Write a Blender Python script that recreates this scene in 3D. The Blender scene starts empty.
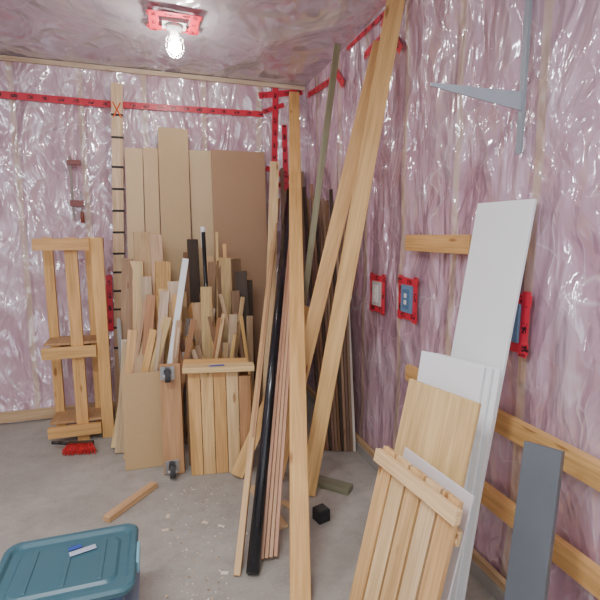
import bpy, math, random
from mathutils import Vector, Matrix, noise
random.seed(7)
V=Vector
CZ=1.6; R=1.41; D=4.28; H=2.98; LX=-2.6; FY=-4.0
COL=bpy.context.scene.collection

# ------------------------------------------------------------ camera
th=math.radians(17.6); ph=math.radians(8.2)
h=V((math.sin(th),math.cos(th),0)); r=V((math.cos(th),-math.sin(th),0)); zz=V((0,0,1))
F=h*math.cos(ph)-zz*math.sin(ph); U=h*math.sin(ph)+zz*math.cos(ph)
cd=bpy.data.cameras.new('camera'); cam=bpy.data.objects.new('camera',cd); COL.objects.link(cam)
cd.sensor_width=36; cd.lens=36*453/600; cd.clip_start=.05
cam.matrix_world=Matrix(((r.x,U.x,-F.x,0),(r.y,U.y,-F.y,0),(r.z,U.z,-F.z,CZ),(0,0,0,1)))
bpy.context.scene.camera=cam

# ------------------------------------------------------------ materials
def newmat(n):
    m=bpy.data.materials.new(n); m.use_nodes=True
    nt=m.node_tree; return m,nt,nt.nodes['Principled BSDF']
def N(nt,t,**k):
    n=nt.nodes.new(t)
    for a,b in k.items(): setattr(n,a,b)
    return n
def S(n,**k):
    for a,b in k.items(): n.inputs[a.replace('_',' ')].default_value=b
def math_(nt,op,a,b=None,clamp=False):
    n=N(nt,'ShaderNodeMath',operation=op); n.use_clamp=clamp
    for i,x in enumerate((a,b)):
        if x is None: continue
        if isinstance(x,(int,float)): n.inputs[i].default_value=x
        else: nt.links.new(x,n.inputs[i])
    return n.outputs[0]
def mix(nt,fac,a,b,mode='MIX'):
    n=N(nt,'ShaderNodeMix',data_type='RGBA',blend_type=mode)
    for i,x in ((0,fac),(6,a),(7,b)):
        if isinstance(x,(int,float)): n.inputs[i].default_value=x
        elif isinstance(x,tuple): n.inputs[i].default_value=(*x,1)
        else: nt.links.new(x,n.inputs[i])
    return n.outputs[2]
def noise_(nt,vec,scale,detail=4,dist=0,rough=.5,out='Fac'):
    n=N(nt,'ShaderNodeTexNoise'); S(n,Scale=scale,Detail=detail,Distortion=dist,Roughness=rough)
    if vec is not None: nt.links.new(vec,n.inputs['Vector'])
    return n.outputs[out]
def mapping(nt,src,scale=(1,1,1),rot=(0,0,0)):
    m=N(nt,'ShaderNodeMapping'); m.inputs['Scale'].default_value=scale; m.inputs['Rotation'].default_value=rot
    nt.links.new(src,m.inputs['Vector']); return m.outputs[0]
def maprange(nt,v,a,b,c=0,d=1):
    n=N(nt,'ShaderNodeMapRange'); nt.links.new(v,n.inputs[0])
    for i,x in enumerate((a,b,c,d)): n.inputs[i+1].default_value=x
    return n.outputs[0]

def wood_mat():
    m,nt,b=newmat('wood_grain')
    uv=N(nt,'ShaderNodeUVMap').outputs[0]
    at=N(nt,'ShaderNodeAttribute',attribute_name='tint').outputs['Color']
    g=noise_(nt,mapping(nt,uv,(110,3.0,1)),1,4,.4)
    g2=noise_(nt,mapping(nt,uv,(16,1.2,1)),1,3,1.0)
    w=maprange(nt,g,.35,.7,.82,1.06); w2=maprange(nt,g2,.3,.7,.80,1.08)
    vo=N(nt,'ShaderNodeTexVoronoi'); nt.links.new(mapping(nt,uv,(10,2.8,1)),vo.inputs['Vector']); S(vo,Scale=1.0)
    kn=maprange(nt,vo.outputs['Distance'],.07,.13,1,0)
    mul=math_(nt,'MULTIPLY',w,w2)
    cc=N(nt,'ShaderNodeCombineColor')
    nt.links.new(mul,cc.inputs[0]); nt.links.new(math_(nt,'POWER',mul,1.25),cc.inputs[1]); nt.links.new(math_(nt,'POWER',mul,1.6),cc.inputs[2])
    c=mix(nt,1.0,at,cc.outputs[0],'MULTIPLY')
    c=mix(nt,math_(nt,'MULTIPLY',kn,.75),c,mix(nt,1.0,c,(.38,.22,.12),'MULTIPLY'))
    nt.links.new(c,b.inputs['Base Color']); S(b,Roughness=.6)
    bp=N(nt,'ShaderNodeBump'); S(bp,Strength=.2,Distance=.002); nt.links.new(g,bp.inputs['Height']); nt.links.new(bp.outputs[0],b.inputs['Normal'])
    return m
def paint_mat(n='tinted_paint',rough=.4,metal=0,var=.15):
    m,nt,b=newmat(n)
    at=N(nt,'ShaderNodeAttribute',attribute_name='tint').outputs['Color']
    tc=N(nt,'ShaderNodeTexCoord').outputs['Object']
    g=noise_(nt,tc,9,4)
    c=mix(nt,maprange(nt,g,.3,.75,0,var),at,mix(nt,1.0,at,(.55,.53,.5),'MULTIPLY'))
    nt.links.new(c,b.inputs['Base Color']); S(b,Roughness=rough,Metallic=metal)
    return m
def mdf_mat():
    m,nt,b=newmat('mdf_sheet_board')
    at=N(nt,'ShaderNodeAttribute',attribute_name='tint').outputs['Color']
    tc=N(nt,'ShaderNodeTexCoord').outputs['Object']
    g=noise_(nt,tc,140,3); g2=noise_(nt,tc,3,4)
    c=mix(nt,maprange(nt,g,.35,.7,0,.2),at,mix(nt,1.0,at,(.6,.55,.5),'MULTIPLY'))
    c=mix(nt,maprange(nt,g2,.4,.75,0,.2),c,mix(nt,1.0,c,(.75,.7,.65),'MULTIPLY'))
    nt.links.new(c,b.inputs['Base Color']); S(b,Roughness=.7); return m
def tape_mat():
    m,nt,b=newmat('red_sheathing_tape')
    uv=N(nt,'ShaderNodeUVMap').outputs[0]
    sp=N(nt,'ShaderNodeSeparateXYZ'); nt.links.new(uv,sp.inputs[0])
    fr=math_(nt,'FRACT',math_(nt,'MULTIPLY',sp.outputs[1],9.0))
    a=math_(nt,'LESS_THAN',fr,.42)
    w=math_(nt,'LESS_THAN',math_(nt,'ABSOLUTE',sp.outputs[0]),.014)
    n=math_(nt,'GREATER_THAN',noise_(nt,mapping(nt,uv,(90,60,1)),1,2),.5)
    k=math_(nt,'MULTIPLY',math_(nt,'MULTIPLY',a,w),n)
    c=mix(nt,k,(.64,.03,.06),(.02,.01,.012))
    nt.links.new(c,b.inputs['Base Color']); S(b,Roughness=.35)
    return m
def poly_mat(name,axis,deep,pale,haze,studs=True,stretch=(1,1,1),glint_mix=.5,gl=.20,sc=1.0,hs=1.0):
    """fibreglass batts and studs seen through a clear, crumpled, glossy polyethylene film"""
    m,nt,b=newmat(name)
    tc=N(nt,'ShaderNodeTexCoord').outputs['Object']
    sp=N(nt,'ShaderNodeSeparateXYZ'); nt.links.new(tc,sp.inputs[0])
    n1=noise_(nt,tc,1.8,3,.3,.5)
    n3=noise_(nt,mapping(nt,tc,stretch,(.25,.25,.1)),3.2*sc,3,.6,.45)
    c=mix(nt,maprange(nt,n1,.35,.65),deep,pale)
    c=mix(nt,maprange(nt,n3,.50,.70,0,.40),c,haze)
    wn=N(nt,'ShaderNodeVectorMath',operation='MULTIPLY_ADD')
    nt.links.new(noise_(nt,tc,2.5,2,0,.5,'Color'),wn.inputs[0]); wn.inputs[1].default_value=(.35,.35,.35); nt.links.new(tc,wn.inputs[2])
    def vor(rot,scale,feat):
        v=N(nt,'ShaderNodeTexVoronoi',feature=feat); S(v,Scale=scale); nt.links.new(mapping(nt,wn.outputs[0],stretch,rot),v.inputs['Vector']); return v.outputs['Distance']
    A=(.6,.6,.2); B=(-.5,-.5,.4)
    v1=vor(A,2.4*sc,'F1'); v2=vor(B,6.0*sc,'F1'); e1=vor(A,2.4*sc,'DISTANCE_TO_EDGE'); e2=vor(B,6.0*sc,'DISTANCE_TO_EDGE')
    glint=math_(nt,'MAXIMUM',maprange(nt,e1,0,.022,1,0),maprange(nt,e2,0,.035,.75,0))
    patch=maprange(nt,noise_(nt,tc,3.6,3),.47,.60)
    glint=math_(nt,'MULTIPLY',glint,patch)
    c=mix(nt,math_(nt,'MULTIPLY',glint,glint_mix),c,(.95,.94,.97))  # white wrinkle glints painted into the film's base colour
    if studs:
        fr=math_(nt,'FRACT',math_(nt,'DIVIDE',math_(nt,'ADD',sp.outputs[axis],20.06),.5))
        st=math_(nt,'LESS_THAN',fr,.09)
        c=mix(nt,math_(nt,'MULTIPLY',st,.78),c,(.66,.50,.36))
        ed=math_(nt,'LESS_THAN',math_(nt,'ABSOLUTE',math_(nt,'SUBTRACT',fr,.112)),.022)
        c=mix(nt,math_(nt,'MULTIPLY',ed,.5),c,(.33,.17,.22))
    nt.links.new(c,b.inputs['Base Color']); S(b,Roughness=.5)
    hgt=math_(nt,'ADD',math_(nt,'ADD',math_(nt,'MULTIPLY',v1,1.5),math_(nt,'MULTIPLY',v2,.55)),math_(nt,'MULTIPLY',n3,2.6))
    bp=N(nt,'ShaderNodeBump'); S(bp,Strength=1,Distance=.06*hs); nt.links.new(hgt,bp.inputs['Height'])
    bp2=N(nt,'ShaderNodeBump'); S(bp2,Strength=.28,Distance=.03*hs); nt.links.new(hgt,bp2.inputs['Height'])
    nt.links.new(bp2.outputs[0],b.inputs['Normal'])
    g=N(nt,'ShaderNodeBsdfGlossy'); g.inputs['Roughness'].default_value=.14; g.inputs['Color'].default_value=(.95,.96,1,1); nt.links.new(bp.outputs[0],g.inputs['Normal'])
    lw=N(nt,'ShaderNodeLayerWeight'); lw.inputs['Blend'].default_value=.25; nt.links.new(bp.outputs[0],lw.inputs['Normal'])
    fac=math_(nt,'ADD',math_(nt,'MULTIPLY',lw.outputs['Facing'],.38),gl,True)
    ms=N(nt,'ShaderNodeMixShader'); nt.links.new(fac,ms.inputs[0]); nt.links.new(b.outputs[0],ms.inputs[1]); nt.links.new(g.outputs[0],ms.inputs[2])
    nt.links.new(ms.outputs[0],nt.nodes['Material Output'].inputs['Surface'])
    return m
def concrete_mat():
    m,nt,b=newmat('concrete_slab')
    tc=N(nt,'ShaderNodeTexCoord').outputs['Object']
    n1=noise_(nt,tc,1.3,6,.4); n2=noise_(nt,tc,10,6,0,.65); n3=noise_(nt,tc,90,2)
    c=mix(nt,maprange(nt,n1,.35,.7),(.32,.30,.26),(.46,.43,.38))
    c=mix(nt,maprange(nt,n2,.42,.72,0,.5),c,(.25,.225,.19))
    c=mix(nt,maprange(nt,n3,.60,.70,0,.45),c,(.62,.53,.40))
    nt.links.new(c,b.inputs['Base Color']); S(b,Roughness=.72)
    bp=N(nt,'ShaderNodeBump'); S(bp,Strength=.2,Distance=.01); nt.links.new(n2,bp.inputs['Height']); nt.links.new(bp.outputs[0],b.inputs['Normal'])
    return m
def emis(n,col,s,mis=True):
    m,nt,b=newmat(n); S(b,Base_Color=(*col,1)); b.inputs['Emission Color'].default_value=(*col,1); b.inputs['Emission Strength'].default_value=s
    if not mis: m.cycles.emission_sampling='NONE'
    return m
def plastic_clear(n,col):
    m,nt,b=newmat(n); S(b,Base_Color=(*col,1),Roughness=.25)
    b.inputs['Transmission Weight'].default_value=.35; return m

WOOD=wood_mat(); PAINT=paint_mat('satin_paint',.38); MATT=paint_mat('matt_finish',.8); GLOSS=paint_mat('glossy_plastic',.2); METAL=paint_mat('brushed_metal',.35,.9)
MELA=paint_mat('white_melamine',.35,0,.05)
MDF=mdf_mat(); TAPE=tape_mat()

# ------------------------------------------------------------ mesh builder
class MB:
    def __init__(s): s.v=[];s.f=[];s.uv=[];s.c=[];s.m=[];s.mats=[];s.sm=[]
    def mi(s,m):
        if m not in s.mats: s.mats.append(m)
        return s.mats.index(m)
    def box(s,c,ax,ay,az,tint,mat,off=None):
        """half-vectors ax (width) ay (length) az (thickness)"""
        c=V(c);ax=V(ax);ay=V(ay);az=V(az); k=s.mi(mat); b=len(s.v)
        if ax.cross(ay).dot(az)<0: az=-az
        if off is None: off=(random.uniform(0,40),random.uniform(0,40))
        for z in (-1,1):
            for (x,y) in ((-1,-1),(1,-1),(1,1),(-1,1)):
                s.v.append(c+ax*x+ay*y+az*z)
        W,Y,T=(ax.length,ay.length,az.length)
        fs=[(4,5,6,7),(3,2,1,0),(0,1,5,4),(2,3,7,6),(1,2,6,5),(3,0,4,7)]
        lc=[(-1,-1,-1),(1,-1,-1),(1,1,-1),(-1,1,-1),(-1,-1,1),(1,-1,1),(1,1,1),(-1,1,1)]
        for i,f in enumerate(fs):
            s.f.append(tuple(b+j for j in f)); s.c.append(tint); s.m.append(k); s.sm.append(False)
            u=[]
            for j in f:
                x,y,z=lc[j]
                if i in(0,1): u.append((x*W+off[0],y*Y+off[1]))
                elif i in(2,3): u.append((x*W+off[0],z*T*.3+off[1]))
                else: u.append((z*T+off[0]+1.3,y*Y+off[1]))
            s.uv.append(u)
        return s
    def board(s,p0,p1,w,t,wd,tint,mat=None,ground=None,off=None):
        mat=mat or WOOD
        p0=V(p0);p1=V(p1); L=(p1-p0); Ln=L.normalized(); wd=V(wd); wd=(wd-Ln*wd.dot(Ln)).normalized(); td=Ln.cross(wd)
        if p0.z<=1e-4 if ground is None else ground:
            lift=abs(wd.z)*w/2+abs(td.z)*t/2; p0=p0+V((0,0,lift)); p1=p1+V((0,0,lift))
        return s.box((p0+p1)/2,wd*w/2,(p1-p0)/2,td*t/2,tint,mat,off)
    def cyl(s,p0,p1,r0,r1=None,tint=(1,1,1),mat=None,n=20,caps=True,smooth=True):
        r1=r0 if r1 is None else r1; p0=V(p0);p1=V(p1);L=(p1-p0).normalized()
        a=L.orthogonal().normalized(); b=L.cross(a); base=len(s.v); k=s.mi(mat or PAINT)
        for p,rr in((p0,r0),(p1,r1)):
            for i in range(n):
                t=2*math.pi*i/n; s.v.append(p+a*rr*math.cos(t)+b*rr*math.sin(t))
        for i in range(n):
            j=(i+1)%n; s.f.append((base+i,base+j,base+n+j,base+n+i)); s.uv.append([(i/n,0),((i+1)/n,0),((i+1)/n,1),(i/n,1)]); s.c.append(tint); s.m.append(k); s.sm.append(smooth)
        if caps:
            for f in(tuple(base+n-1-i for i in range(n)),tuple(base+n+i for i in range(n))):
                s.f.append(f); s.uv.append([(0,0)]*n); s.c.append(tint); s.m.append(k); s.sm.append(False)
        return s
    def lathe(s,c,prof,tint,mat,n=24,axis=(0,0,1),sx=1,sy=1):
        c=V(c); k=s.mi(mat); base=len(s.v); L=V(axis).normalized(); a=L.orthogonal().normalized() if abs(L.z)<.99 else V((1,0,0)); b=L.cross(a)
        for (rr,z) in prof:
            for i in range(n):
                t=2*math.pi*i/n; s.v.append(c+a*rr*math.cos(t)*sx+b*rr*math.sin(t)*sy+L*z)
        for q in range(len(prof)-1):
            for i in range(n):
                j=(i+1)%n; s.f.append((base+q*n+i,base+q*n+j,base+(q+1)*n+j,base+(q+1)*n+i)); s.uv.append([(0,0)]*4); s.c.append(tint); s.m.append(k); s.sm.append(True)
        return s
    def tube(s,pts,rad,tint,mat,n=8):
        for a,b in zip(pts[:-1],pts[1:]): s.cyl(a,b,rad,rad,tint,mat,n,True)
        return s
    def prism(s,poly,axis,tint,mat):
        k=s.mi(mat); b=len(s.v); n=len(poly); poly=[V(p) for p in poly]; axis=V(axis)
        nn=sum(((poly[i]-poly[0]).cross(poly[(i+1)%n]-poly[0]) for i in range(n)),V((0,0,0)))
        if nn.dot(axis)<0: poly=poly[::-1]
        s.v+=poly+[p+axis for p in poly]
        fs=[tuple(b+n-1-i for i in range(n)),tuple(b+n+i for i in range(n))]+[(b+i,b+(i+1)%n,b+n+(i+1)%n,b+n+i) for i in range(n)]
        for f in fs:
            s.f.append(f); s.c.append(tint); s.m.append(k); s.sm.append(False); s.uv.append([(s.v[j].x+s.v[j].y,s.v[j].z) for j in f])
        return s
    def obj(s,name,bevel=.0015,parent=None):
        me=bpy.data.meshes.new(name); me.from_pydata([tuple(p) for p in s.v],[],s.f)
        for m in s.mats: me.materials.append(m)
        me.uv_layers.new(name='UVMap'); me.color_attributes.new('tint','FLOAT_COLOR','CORNER')
        me.polygons.foreach_set('material_index',s.m); me.polygons.foreach_set('use_smooth',s.sm)
        uvf=[];cf=[]
        for q,f in enumerate(s.f):
            for k in range(len(f)):
                uvf+=list(s.uv[q][k]); cf+=[*s.c[q],1.0]
        me.uv_layers['UVMap'].data.foreach_set('uv',uvf)
        me.color_attributes['tint'].data.foreach_set('color',cf)
        me.update()
        o=bpy.data.objects.new(name,me); COL.objects.link(o)
        if bevel:
            bm=o.modifiers.new('edge_wear','BEVEL'); bm.width=bevel; bm.segments=1; bm.limit_method='ANGLE'; bm.angle_limit=math.radians(50)
        if parent: o.parent=parent
        return o
def jit(c,a=.08):
    k=1+random.uniform(-a,a); return (c[0]*k,c[1]*k*(1+random.uniform(-a,a)*.3),c[2]*k*(1+random.uniform(-a,a)*.6))

PINE=(.80,.48,.175); SPF=(.83,.53,.21); PALE=(.84,.61,.31); CEDAR=(.50,.26,.13); BROWN=(.25,.14,.075); DK=(.07,.048,.035)
TREAT=(.29,.28,.17); BLACK=(.012,.012,.014)

# ------------------------------------------------------------ room shell
def grid(name,o,du,dv,nu,nv,nrm,amp,mat,seed):
    """billowed film: surface displaced only away from the room"""
    o=V(o);du=V(du);dv=V(dv);nrm=V(nrm); vs=[];fs=[]
    for j in range(nv+1):
        for i in range(nu+1):
            p=o+du*(i/nu)+dv*(j/nv)
            a=noise.noise(p*1.7+V((seed,0,0)))*.5+.5; b=noise.noise(p*5+V((0,seed,0)))*.5+.5
            edge=min(1,8*min(i/nu,1-i/nu,j/nv,1-j/nv))
            vs.append(p-nrm*amp*(a*.65+b*.35)*edge)
    for j in range(nv):
        for i in range(nu):
            a=j*(nu+1)+i; f=(a,a+1,a+nu+2,a+nu+1)
            fs.append(f if du.cross(dv).dot(nrm)>0 else f[::-1])
    me=bpy.data.meshes.new(name); me.from_pydata([tuple(v) for v in vs],[],fs); me.materials.append(mat)
    for p in me.polygons: p.use_smooth=True
    ob=bpy.data.objects.new(name,me); COL.objects.link(ob); return ob
PB=poly_mat('pink_insulation_film_back',0,(.55,.32,.39),(.68,.48,.54),(.80,.71,.76),stretch=(1.6,1,.65))
PR=poly_mat('pink_insulation_film_side',1,(.53,.30,.40),(.67,.47,.56),(.80,.71,.78),stretch=(1,1.6,.65))
PC=poly_mat('ceiling_vapour_film',0,(.46,.41,.46),(.60,.54,.60),(.84,.82,.86),studs=False,stretch=(1.2,.8,1),glint_mix=.4,gl=.27,sc=.7,hs=.9)
grid('wall_back',(LX,D,0),(R-LX,0,0),(0,0,H),130,90,(0,-1,0),.05,PB,3)
grid('wall_right',(R,D,0),(0,FY-D,0),(0,0,H),200,90,(-1,0,0),.05,PR,9)
grid('wall_left',(LX,FY,0),(0,D-FY,0),(0,0,H),80,40,(1,0,0),.04,PR,5)
grid('ceiling',(LX,D,H),(R-LX,0,0),(0,FY-D,0),110,160,(0,0,-1),.06,PC,12)
b=MB(); b.box(((LX+R)/2,(FY+D)/2,-.05),((R-LX)/2+.06,0,0),(0,(D-FY)/2+.06,0),(0,0,.05),(1,1,1),concrete_mat()); b.obj('floor',0)
b=MB(); b.box((R-.02,(FY+D)/2,.03),(.018,0,0),(0,(D-FY)/2,0),(0,0,.03),(.36,.34,.31),MATT)
b.board((R-.016,FY,.08),(R-.016,D,.08),.038,.028,(0,0,1),(.60,.42,.24),ground=False); b.obj('trim_1')
b=MB(); b.board((LX,D-.016,.06),(R-.05,D-.016,.06),.09,.028,(0,0,1),(.60,.42,.24),ground=False); b.obj('trim_2')
b=MB(); b.board((LX,D-.012,H-.022),(R-.01,D-.012,H-.022),.036,.02,(0,0,1),(.72,.58,.42),ground=False); b.obj('trim_3')

def blocking(y0,y1,z,w=.09):
    b=MB(); b.board((R-.022,y0,z),(R-.022,y1,z),w,.038,(0,0,1),jit(PINE),ground=False); b.obj('blocking_board')
blocking(2.32,1.76,1.555); blocking(2.27,.6,.80); blocking(1.78,.5,.43)

# ------------------------------------------------------------ red tape
def tape(b,p0,p1,wd,w=.05): b.board(p0,p1,w,.0012,wd,(1,1,1),TAPE,ground=False,off=(0,random.random()))
y=D-.002
b=MB(); 
tape(b,(-2.3,y,2.70),(-.2,y,2.68),(0,0,1),.055); tape(b,(-.25,y-.001,2.685),(1.0,y-.001,2.70),(0,0,1),.05)
tape(b,(1.12,y-.002,2.95),(1.10,y-.002,2.10),(1,0,0),.055); tape(b,(.96,y,2.86),(1.38,y,2.93),(0,0,1),.055)
tape(b,(1.2,y-.003,2.62),(1.22,y-.003,1.95),(1,0,0),.05); tape(b,(1.02,y-.004,2.22),(1.3,y-.004,2.12),(0,0,1),.05)
tape(b,(1.05,y-.005,2.09),(1.3,y-.005,2.04),(0,0,1),.05)
tape(b,(1.0,y,2.72),(1.2,y,2.80),(0,0,1),.04)
b.obj('red_seam_tape',0)
x=R-.002; b=MB()
tape(b,(x,4.2,2.88),(x,3.55,2.83),(0,0,1)); tape(b,(x-.001,3.35,2.72),(x-.001,3.55,2.90),(0,1,0),.06); tape(b,(x,3.0,2.80),(x,2.6,2.84),(0,0,1)); tape(b,(x,2.75,2.92),(x,2.5,2.66),(0,1,0),.05)
tape(b,(x,3.30,2.955),(x,2.3,2.945),(0,0,1),.035)
b.obj('red_seam_tape',0)
y=D-.002; b=MB(); tape(b,(-.40,y,1.25),(-.41,y,.75),(1,0,0),.05); b.obj('red_seam_tape',0)

def outlet(y0,z0,blue=False,hw=.062,hh=.085):
    b=MB(); x=R-.0025
    for sy in(-1,1): tape(b,(x,y0+sy*(hw+.018),z0-hh-.05),(x-.001,y0+sy*(hw+.022),z0+hh+.05),(0,1,0),.046)
    for sz in(-1,1): tape(b,(x-.0015,y0-hw-.05,z0+sz*(hh+.012)),(x-.0015,y0+hw+.05,z0+sz*(hh+.02)),(0,0,1),.046)
    b.box((R-.008,y0,z0),(0,hw-.004,0),(0,0,hh-.004),(.006,0,0),(.16,.28,.42) if blue else (.55,.53,.5),PAINT)
    b.box((R-.016,y0,z0),(0,.034,0),(0,0,.058),(.003,0,0),(.10,.20,.34) if blue else (.75,.74,.70),PAINT)
    for k in(-1,1): b.box((R-.0195,y0,z0+k*.02),(0,.014,0),(0,0,.013),(.001,0,0),(.85,.85,.82) if not blue else (.78,.78,.75),PAINT)
    b.obj('electrical_outlet_box',.001)
outlet(2.72,1.21); outlet(2.335,1.225,True); outlet(1.52,1.24,True)

# ------------------------------------------------------------ ceiling lamp
lx,ly=.18,3.30
b=MB()
for sy in(-1,1): tape(b,(lx-.17,ly+sy*.10,H-.003),(lx+.17,ly+sy*.11,H-.003),(0,1,0),.06)
for sx in(-1,1): tape(b,(lx+sx*.13,ly-.14,H-.005),(lx+sx*.125,ly+.15,H-.005),(1,0,0),.06)
b.box((lx,ly,H-.012),(.075,0,0),(0,.06,0),(0,0,.012),(.5,.5,.48),PAINT)
b.lathe((lx,ly,H-.024),[(.0,0),(.055,0),(.055,-.02),(.03,-.035),(.028,-.075),(.0,-.075)],(.75,.75,.72),PAINT)
E=emis('lit_bulb_glass',(1,.97,.92),250)
b.lathe((lx,ly,H-.10),[(.014,0),(.018,-.012),(.034,-.035),(.041,-.058),(.036,-.080),(.018,-.096),(.0,-.098)],(1,1,1),E,n=16)
for k in range(8):
    a=math.pi*2*k/8; d=V((math.cos(a),math.sin(a),0)); c=V((lx,ly,H))
    b.tube([c+d*.03+V((0,0,-.07)),c+d*.056+V((0,0,-.11)),c+d*.058+V((0,0,-.17)),c+d*.035+V((0,0,-.215)),c+V((0,0,-.225))],.0016,(.6,.6,.58),METAL,6)
for zz_,rr in((-.11,.056),(-.165,.058),(-.20,.044)):
    pts=[V((lx+rr*math.cos(t*math.pi/10),ly+rr*math.sin(t*math.pi/10),H+zz_)) for t in range(21)]
    b.tube(pts,.0016,(.6,.6,.58),METAL,6)
b.obj('caged_ceiling_light',0)

# ------------------------------------------------------------ back wall: marked stud, frame, clamp
b=MB(); p0=V((-.36,4.17,0));p1=V((-.245,4.215,2.83)); b.board(p0,p1,.088,.036,(1,0,0),(.80,.60,.38))
dr=(p1-p0)
for z_ in(.62,.80,.96,1.12,1.28,1.44,1.62,1.80,1.98,2.16,2.40,2.58):
    c=p0+dr*(z_/2.83)+V((0,-.0005,0)); b.box(c,(.046,0,0),(0,0,.009),(0,.020,0),(.03,.03,.035),MATT)
c=p0+dr*(2.62/2.83)+V((0,-.021,0))
for s_ in(-1,1): b.box(c,V((.03,0,.06*s_)),V((.005,0,-.0025*s_)),(0,.002,0),(.75,.13,.03),MATT)
b.obj('marked_story_pole')

b=MB()
for (xa,ya) in((-.42,3.74),(-.50,3.98),(-.60,3.74),(-.80,3.98)):
    b.board((xa,ya,0),(xa,ya+.0,1.58),.085 if ya<3.8 else .07,.038,(1,0,0),jit(PINE,.08))
for z_ in(.10,.72,1.53):
    b.board((-.84,3.70,z_),(-.465,3.70,z_),.085,.036,(0,0,1),jit(PINE,.1),ground=False)
    b.board((-.84,4.02,z_),(-.40,4.02,z_),.085,.036,(0,0,1),jit(BROWN,.1),ground=False)
for z_ in(.16,.78): b.box((-.64,3.86,z_),(.19,0,0),(0,.13,0),(0,0,.009),(.5,.3,.14),WOOD)
b.obj('wooden_shelf_frame')

b=MB(); cx=-.64
b.box((cx,D-.03,1.98),(.010,0,0),(0,0,.26),(0,.004,0),(.25,.20,.17),PAINT)
b.box((cx+.03,D-.03,2.19),(.05,0,0),(0,0,.02),(0,.015,0),(.22,.05,.04),PAINT)
b.box((cx+.03,D-.03,1.86),(.05,0,0),(0,0,.025),(0,.016,0),(.22,.05,.04),PAINT)
b.cyl((cx+.065,D-.03,1.78),(cx+.065,D-.03,1.96),.006,.006,(.4,.4,.4),METAL,10)
b.cyl((cx+.065,D-.03,1.70),(cx+.065,D-.03,1.79),.017,.014,(.22,.06,.03),PAINT,14)
b.obj('bar_clamp')

# ------------------------------------------------------------ sheets against back wall
def sheet(name,x0,x1,yf,yt,z,t,tint,mat=None,tilt=0):
    b=MB(); xm=(x0+x1)/2; b.board((xm-tilt,yf,0),(xm,yt,z),x1-x0,t,(1,0,0),tint,mat or MDF); return b.obj(name)
sheet('plywood_strip',-.21,-.07,4.02,4.20,2.32,.016,(.76,.58,.34),MDF,.04)
sheet('plywood_strip',-.065,.055,4.03,4.20,2.33,.016,(.70,.52,.30),MDF,.03)
sheet('mdf_sheet',.06,.31,3.98,4.185,2.50,.018,(.60,.44,.24),None,.02)
sheet('mdf_sheet',.315,.53,4.03,4.20,2.33,.016,(.66,.51,.30))
sheet('hardboard_sheet',.50,.985,3.98,4.17,2.34,.008,(.43,.27,.155))

# ------------------------------------------------------------ scrap lumber pile
b=MB()
pal=[PINE,PALE,PALE,SPF,(.62,.42,.22),(.60,.40,.24),CEDAR,BROWN,(.75,.60,.42),(.55,.53,.49),(.80,.56,.33),(.42,.27,.16)]
def lean(x,yf,z,w,t,tint,dx=0,dy=.2,mat=None):
    xf=min(.70,max(-.30,x-dx)); x=min(.72,x)
    b.board((xf,yf,0),(x,yf+dy,z),w,t,(1,random.uniform(-.35,.35),0),jit(tint,.14),mat)
for i in range(26):
    x=-.20+.90*i/25+random.uniform(-.03,.03)
    lean(x,random.uniform(3.62,3.72),random.choice([.9,1.0,1.1,1.2,1.3,1.4])+random.uniform(-.05,.05),random.choice([.03,.06,.085,.12]),random.choice([.012,.018,.03]),random.choice(pal),random.uniform(-.16,.16),random.uniform(.1,.2))
for i in range(30):
    x=-.18+.85*i/29+random.uniform(-.03,.03)
    lean(x,random.uniform(3.42,3.55),random.uniform(.72,1.2),random.choice([.02,.03,.045,.07]),random.choice([.01,.018,.03]),random.choice(pal),random.uniform(-.26,.26),random.uniform(.06,.13))
for i in range(20):
    x=.0+.62*i/19+random.uniform(-.03,.03)
    lean(x,random.uniform(3.28,3.36),random.uniform(.68,1.02),random.choice([.015,.025,.04,.06]),random.choice([.01,.018]),random.choice(pal),random.uniform(-.22,.22),.06)
lean(-.10,3.70,1.62,.13,.018,(.62,.43,.24),-.02,.2)
lean(.0,3.70,1.60,.10,.018,(.70,.52,.32),-.05,.2)
lean(.50,3.70,1.62,.022,.018,PALE,.04,.2); lean(.56,3.7,1.52,.03,.018,SPF,-.03,.2)
lean(.43,3.68,1.42,.06,.02,PALE,.0,.2); lean(.36,3.40,1.20,.085,.02,PALE,.02,.14)
lean(.25,3.72,1.45,.06,.02,BROWN,.02,.2); lean(.30,3.74,1.56,.09,.02,DK,-.01,.2)
lean(-.30,3.55,.95,.03,.02,(.35,.34,.33),-.03,.2); lean(-.26,3.5,.80,.04,.02,(.7,.68,.62),.05,.15)
lean(.66,3.50,1.30,.10,.012,DK,-.02,.2); lean(.72,3.55,1.22,.10,.012,DK,.02,.2); lean(.60,3.48,1.15,.07,.02,BROWN,0,.15)
lean(.70,3.40,.95,.05,.02,(.6,.42,.25),.03,.15)
lean(.06,3.32,1.0,.06,.02,PALE,.30,.06); lean(-.04,3.30,.92,.05,.02,SPF,.22,.06); lean(.46,3.26,1.02,.022,.018,PALE,.2,.06)
b.board((-.22,3.30,0),(-.13,3.60,.85),.06,.02,(1,0,0),jit((.6,.43,.25)));b.board((-.30,3.40,0),(-.22,3.62,.78),.10,.02,(1,0,0),jit((.55,.40,.24)));b.board((-.36,3.5,0),(-.24,3.66,.60),.05,.03,(1,0,0),jit(PALE))
b.board((-.06,3.23,.0),(.21,3.46,1.42),.045,.012,(1,0,0),(.88,.90,.88),MELA)
b.cyl((.37,3.42,.0),(.36,3.62,1.62),.016,.016,BLACK,GLOSS,12); b.cyl((.36,3.62,1.50),(.358,3.637,1.66),.018,.018,(.85,.85,.85),PAINT,12)
b.obj('scrap_lumber_pile')

b=MB(); b.board((-.13,3.13,0),(-.13,3.20,.66),.26,.018,(1,0,0),(.56,.38,.19),MDF); b.obj('plywood_offcut_panel')

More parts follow.
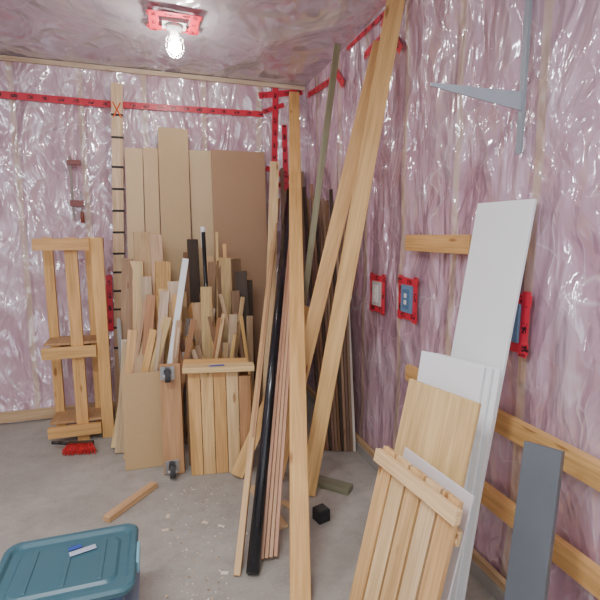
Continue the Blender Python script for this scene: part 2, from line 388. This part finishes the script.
# upright furniture dolly
b=MB(); xd=.06
b.board((xd,2.99,0),(xd,3.07,.74),.135,.035,(1,-.2,0),(.55,.31,.15))
b.board((xd+.005,3.06,.0),(xd+.005,3.12,.70),.12,.018,(1,-.2,0),(.35,.18,.08))
def caster(c,s=1.35):
    c=V(c); d=V((0,-1,0))
    b.box(c+d*.004,(.034*s,0,0),(0,0,.034*s),(0,.002,0),(.55,.55,.55),METAL)
    for k in(-1,1): b.box(c+d*.032*s+V((.018*s*k,0,0)),(.0018,0,0),(0,.028*s,0),(0,0,.018*s),(.55,.55,.55),METAL)
    b.cyl(c+d*.05*s+V((-.013*s,0,0)),c+d*.05*s+V((.013*s,0,0)),.031*s,.031*s,(.05,.05,.05),MATT,24); b.cyl(c+d*.05*s+V((-.021*s,0,0)),c+d*.05*s+V((.021*s,0,0)),.012*s,.012*s,(.6,.6,.6),METAL,12)
caster((xd-.015,2.975,.06)); caster((xd-.02,3.04,.69))
b.obj('furniture_dolly',.001)

# slatted crate / bench
b=MB(); 
pA=V((.165,2.935,0)); pB=V((.575,2.885,0)); wd=(pB-pA).normalized()
for i in range(5):
    c=pA.lerp(pB,(i+.5)/5); z_=.70 if i<4 else .66
    b.board(c,c+V((0,.04,z_)),.078,.028,wd,[(.76,.46,.18),(.82,.54,.24),(.72,.42,.16),(.82,.58,.30),(.54,.30,.14)][i])
c=(pA+pB)/2
for z_ in(.12,.60): b.board(pA+V((0,.045,z_)),pB+V((0,.045,z_)),.08,.02,(0,0,1),jit(BROWN),ground=False)
b.board(pA+V((-.03,.02,.735)),pB+V((.02,.02,.725)),.10,.036,(0,1,0),jit(PALE),ground=False)
b.board(pA+V((-.02,.135,.735)),pB+V((.0,.135,.725)),.10,.036,(0,1,0),jit(PINE),ground=False)
for s_ in(0,1):
    q=pA.lerp(pB,.06+.88*s_)+V((0,.15,0)); b.board(q,q+V((0,0,.71)),.06,.035,wd,jit(BROWN))
b.box(c+V((-.02,-.0,.751)),(.05,0,0),(0,.014,0),(0,0,.0012),(.04,.10,.45),PAINT)
b.obj('slatted_wooden_crate')

# ------------------------------------------------------------ long lumber
def one(name,p0,p1,w,t,wd,tint,mat=None,bev=.003):
    q=MB(); q.board(p0,p1,w,t,wd,tint,mat); return q.obj(name,bev)
one('lumber_board',(.535,1.68,0),(1.275,4.20,2.87),.092,.038,(1,-.25,0),PINE)
one('lumber_board',(.83,2.47,0),(1.35,2.47,2.90),.10,.038,(1,-.35,0),SPF)
one('lumber_board',(.69,2.70,0),(1.36,2.66,2.74),.095,.038,(1,-.35,0),(.82,.52,.215))
one('lumber_board',(.45,2.80,0),(1.00,2.93,1.08),.085,.038,(1,-.3,0),SPF)
one('lumber_board',(.72,3.10,0),(1.06,4.10,2.24),.08,.03,(1,-.2,0),(.84,.62,.33))
one('pressure_treated_post',(.81,2.95,0),(1.265,3.13,2.90),.045,.045,(1,-.3,0),TREAT)
q=MB(); q.cyl((.37,1.91,.015),(1.20,4.09,2.00),.031,.031,(.014,.014,.017),GLOSS,32)
q.obj('black_drain_pipe',0)
q=MB(); q.board((.30,1.93,0),(1.07,4.10,1.80),.032,.016,(1,-.3,0),(.76,.50,.25)); q.board((.325,1.985,0),(1.10,4.10,1.91),.02,.03,(1,-.3,0),(.58,.34,.17)); q.obj('wood_trim_strips')
q=MB()
for i in range(4): q.board((.435+.023*i,1.99,0),(1.03+.023*i,3.46,1.70+.06*i),.018,.045,(1,-.3,0),jit((.56,.33,.19),.18))
q.obj('cedar_trim_boards')
q=MB()
cols=[DK,BROWN,(.36,.20,.12),DK,(.26,.16,.10),(.40,.26,.17),BROWN,DK,(.46,.30,.19),(.22,.14,.1),(.34,.22,.14),(.8,.74,.68)]
for i in range(12):
    xa=1.118+.0208*i; q.board((xa,3.00-.008*i,0),(xa+.01,3.46-.03*i,random.uniform(1.75,2.05) if i<11 else 1.32),.019,.03,(1,0,0),jit(cols[i],.15))
q.obj('moulding_bundle')
q=MB()
for i in range(7):
    xa=1.16+.033*i; q.board((xa-.0,4.12,0),(xa,4.215,random.uniform(1.9,2.25)),.03,.02,(1,0,0),jit(random.choice([BROWN,(.40,.25,.16),(.55,.40,.26),(.32,.2,.13)]),.15))
q.obj('stacked_hardwood_boards')

# ------------------------------------------------------------ right side leaning panels
def rigid(name,fl,fr,tl,t,n,tint,mat,step=0,bev=.002,slide=.012):
    """foot-left, foot-right, top-left; n panels stacked towards the wall"""
    q=MB(); fl=V(fl);fr=V(fr);tl=V(tl)
    wd=(fr-fl).normalized(); up=(tl-fl); up-=wd*up.dot(wd); nn=wd.cross(up).normalized()
    if nn.x<0: nn=-nn
    for i in range(n):
        o=nn*(t+.003)*i
        m0=(fl+fr)/2+o; m1=m0+up*(1-step*i)
        sh=wd*(slide*i)
        q.board(m0+sh,m1+sh,(fr-fl).length,t,wd,jit(tint,.02),mat,ground=True)
    return q.obj(name,bev)
rigid('white_melamine_panel',(1.09,1.68,0),(1.12,1.39,0),(1.365,1.78,1.735),.016,1,(.89,.93,.93),MELA)
rigid('white_cabinet_doors',(.925,1.64,0),(1.02,1.35,0),(1.135,1.62,1.09),.017,3,(.89,.92,.92),MELA,.0,.003,.022)
rigid('pine_plywood_panel',(.76,1.55,0),(.845,1.22,0),(1.012,1.56,1.0),.017,1,(.82,.58,.27),WOOD)
q=MB(); fl=V((.663,1.51,0)); fr=V((.707,1.083,0)); up=V((.172,.008,.77)); wd=(fr-fl).normalized(); nn=wd.cross(up).normalized(); nn=nn if nn.x>0 else -nn
for i in range(5):
    c=fl.lerp(fr,(i+.5)/5); q.board(c,c+up,.074,.02,wd,[(.80,.51,.22),(.85,.61,.32),(.78,.52,.24),(.85,.63,.36),(.80,.51,.23)][i])
for k,a in((.955,-.028),):
    q.board(fl+up*k+nn*a-wd*.0,fr+up*k+nn*a+wd*.02,.05,.026,up,jit(PALE),ground=False)
for k in(.35,.85): q.board(fl+up*k+nn*.02,fr+up*k+nn*.02,.05,.018,up,jit(PALE),ground=False)
q.obj('slatted_pine_panel')
q=MB(); q.board(fl.lerp(fr,.55)+nn*.055,fl.lerp(fr,.55)+nn*.055+up*1.02,.36,.008,wd,(.72,.67,.67),MELA); q.obj('acrylic_offcut_sheet')
q=MB(); q.board((1.00,.97,0),(1.215,1.12,.89),.12,.03,(.35,-.9,0),(.12,.14,.155),PAINT); q.obj('grey_door_slab')

q=MB(); yb=1.525
q.prism([(R-.012,yb-.004,2.155),(.985,yb-.004,2.150),(.985,yb-.004,2.138),(R-.012,yb-.004,2.085)],(0,.008,0),(.40,.45,.50),PAINT)
q.box((R-.008,yb,2.45),(.008,0,0),(0,0,.53),(0,.012,0),(.30,.34,.38),PAINT)
q.obj('steel_shelf_bracket',.0006)

# ------------------------------------------------------------ floor items
one('wood_offcut',(-.33,2.56,0),(-.07,2.86,0),.05,.036,(1,-.9,0),(.66,.42,.22))
one('pressure_treated_offcut',(.90,2.62,0),(1.10,2.42,0),.09,.038,(1,1,0),(.27,.28,.19))
one('wood_offcut',(.53,2.66,0),(.60,2.20,0),.07,.018,(1,.2,0),(.75,.56,.34))
one('wood_offcut',(.66,2.44,0),(.76,2.26,0),.04,.018,(1,.6,0),(.70,.50,.28))
q=MB(); q.box((.83,2.22,.035),(.035,.01,0),(-.01,.035,0),(0,0,.035),(.02,.02,.022),MATT); q.box((.83,2.22,.0715),(.026,.008,0),(-.008,.026,0),(0,0,.0015),(.05,.05,.05),MATT); q.obj('black_rubber_block',.006)
q=MB()
n_=0
while n_<260:
    x_=random.uniform(-.02,.42); y_=random.uniform(1.6,2.78)
    if x_>.25 and y_<2.1: continue
    n_+=1
    a=random.uniform(0,6.28); l=random.choice([.0015,.002,.003,.004,.006]); w_=l*random.uniform(.3,.9)
    if n_<6: l,w_=.018,.010
    q.box((x_,y_,.0015),(math.cos(a)*l,math.sin(a)*l,0),(-math.sin(a)*w_,math.cos(a)*w_,0),(0,0,.0012),random.choice([(.75,.62,.45),(.75,.70,.6),(.34,.25,.17),(.6,.45,.3)]),MATT)
q.obj('wood_shavings',0)
# dust brush lying on its side, red bristles fanned toward the camera
q=MB(); q.box((-.60,3.57,.045),(.09,-.02,0),(.004,.018,0),(0,0,.014),(.02,.02,.02),PAINT)
q.tube([V((-.69,3.59,.045)),V((-.74,3.60,.055)),V((-.80,3.61,.06))],.012,(.02,.02,.02),PAINT,12)
for i in range(26):
    for j in range(4):
        t_=i/25; x_=-.68+.165*t_; y_=3.575-.04*t_
        q.cyl((x_,y_,.036+.007*j),(x_+(t_-.5)*.06+random.uniform(-.006,.006),y_-.085+random.uniform(-.012,.008),.006+.012*j),.0024,.003,jit((.62,.03,.03),.25),MATT,5)
q.obj('dust_brush',0)

# storage totes
def rrect(cx,cy,hx,hy,rad,n=6):
    pts=[]
    for (sx,sy,a0) in((1,1,0),(-1,1,90),(-1,-1,180),(1,-1,270)):
        for i in range(n+1):
            a=math.radians(a0+90*i/n); pts.append((cx+sx*(hx-rad)+rad*math.cos(a),cy+sy*(hy-rad)+rad*math.sin(a)))
    return pts
def loft(q,cx,cy,rings,tint,mat,captop=True,capbot=True):
    k=q.mi(mat); base=len(q.v); n=None
    for (hx,hy,rad,z_) in rings:
        p=rrect(cx,cy,hx,hy,rad); n=len(p); q.v+=[V((a,b_,z_)) for a,b_ in p]
    for j in range(len(rings)-1):
        for i in range(n):
            i2=(i+1)%n; q.f.append((base+j*n+i,base+j*n+i2,base+(j+1)*n+i2,base+(j+1)*n+i)); q.uv.append([(0,0)]*4);q.c.append(tint);q.m.append(k);q.sm.append(False)
    for flag,j in((captop,len(rings)-1),(capbot,0)):
        if flag:
            f=tuple(base+j*n+i for i in range(n)); q.f.append(f if j else f[::-1]); q.uv.append([(0,0)]*n);q.c.append(tint);q.m.append(k);q.sm.append(False)
tx,ty=-.36,1.70; hx,hy=.24,.19
LOW=plastic_clear('clear_blue_plastic',(.30,.45,.62))
q=MB(); loft(q,tx,ty,[(hx-.05,hy-.05,.04,.0),(hx-.03,hy-.03,.04,.17),(hx-.01,hy-.01,.04,.172),(hx-.01,hy-.01,.04,.185)],(.3,.4,.5),LOW)
loft(q,tx,ty,[(hx-.005,hy-.005,.04,.186),(hx,hy,.04,.190),(hx,hy,.04,.205),(hx-.03,hy-.03,.03,.207)],(.25,.35,.5),GLOSS); q.obj('clear_storage_bin',.002)
q=MB(); loft(q,tx,ty,[(hx-.055,hy-.055,.04,.208),(hx-.03,hy-.03,.04,.36),(hx-.012,hy-.012,.045,.362),(hx-.012,hy-.012,.045,.375)],(.03,.08,.18),GLOSS)
LT=(.05,.135,.17)
loft(q,tx,ty,[(hx,hy,.05,.372),(hx+.004,hy+.004,.05,.392),(hx-.004,hy-.004,.05,.402),(hx-.022,hy-.022,.045,.402),(hx-.032,hy-.032,.04,.388),(hx-.06,hy-.06,.04,.388),(hx-.07,hy-.07,.04,.396)],LT,PAINT)
for k in(-1,1): q.box((tx+k*(hx+.006),ty,.375),(.006,0,0),(0,.06,0),(0,0,.022),(.20,.45,.55),GLOSS)
for sx in(-.5,0,.5): q.box((tx+sx*hx,ty,.3975),(.008,0,0),(0,hy-.08,0),(0,0,.0025),LT,PAINT)
q.obj('blue_storage_tote',.002)
q=MB(); q.box((-.315,1.76,.4025),(.045,.012,0),(-.004,.012,0),(0,0,.002),(.45,.5,.6),PAINT); q.box((-.345,1.78,.407),(.022,.006,0),(-.003,.010,0),(0,0,.002),(.03,.08,.35),PAINT); q.obj('utility_knife',.001)

# ------------------------------------------------------------ light
def added_fixture(x_,y_,power):  # unseen lamp added out of view for fill light and film glints
    q=MB(); q.box((x_,y_,H-.035),(.62,0,0),(0,.09,0),(0,0,.03),(.8,.8,.8),PAINT)
    for k in(-1,1): q.cyl((x_-.6,y_+k*.045,H-.08),(x_+.6,y_+k*.045,H-.08),.014,.014,(1,1,1),TUBE,12)
    q.obj('added_unseen_fixture',0)
    l=bpy.data.lights.new('added_fill_light','AREA'); l.shape='RECTANGLE'; l.size=1.2; l.size_y=.16; l.energy=power; l.color=(.94,.97,1)
    o=bpy.data.objects.new('added_fill_light',l); o.location=(x_,y_,H-.10); COL.objects.link(o)
TUBE=emis('added_tube_glow',(1,.98,.95),6,False)  # glow for the added tubes, out of view
added_fixture(-.6,.6,60); added_fixture(-1.9,2.0,22); added_fixture(-.9,-1.4,38)
w=bpy.data.worlds.new('sky'); bpy.context.scene.world=w; w.use_nodes=True
bg=w.node_tree.nodes['Background']; bg.inputs[0].default_value=(.88,.95,1,1); bg.inputs[1].default_value=2.0
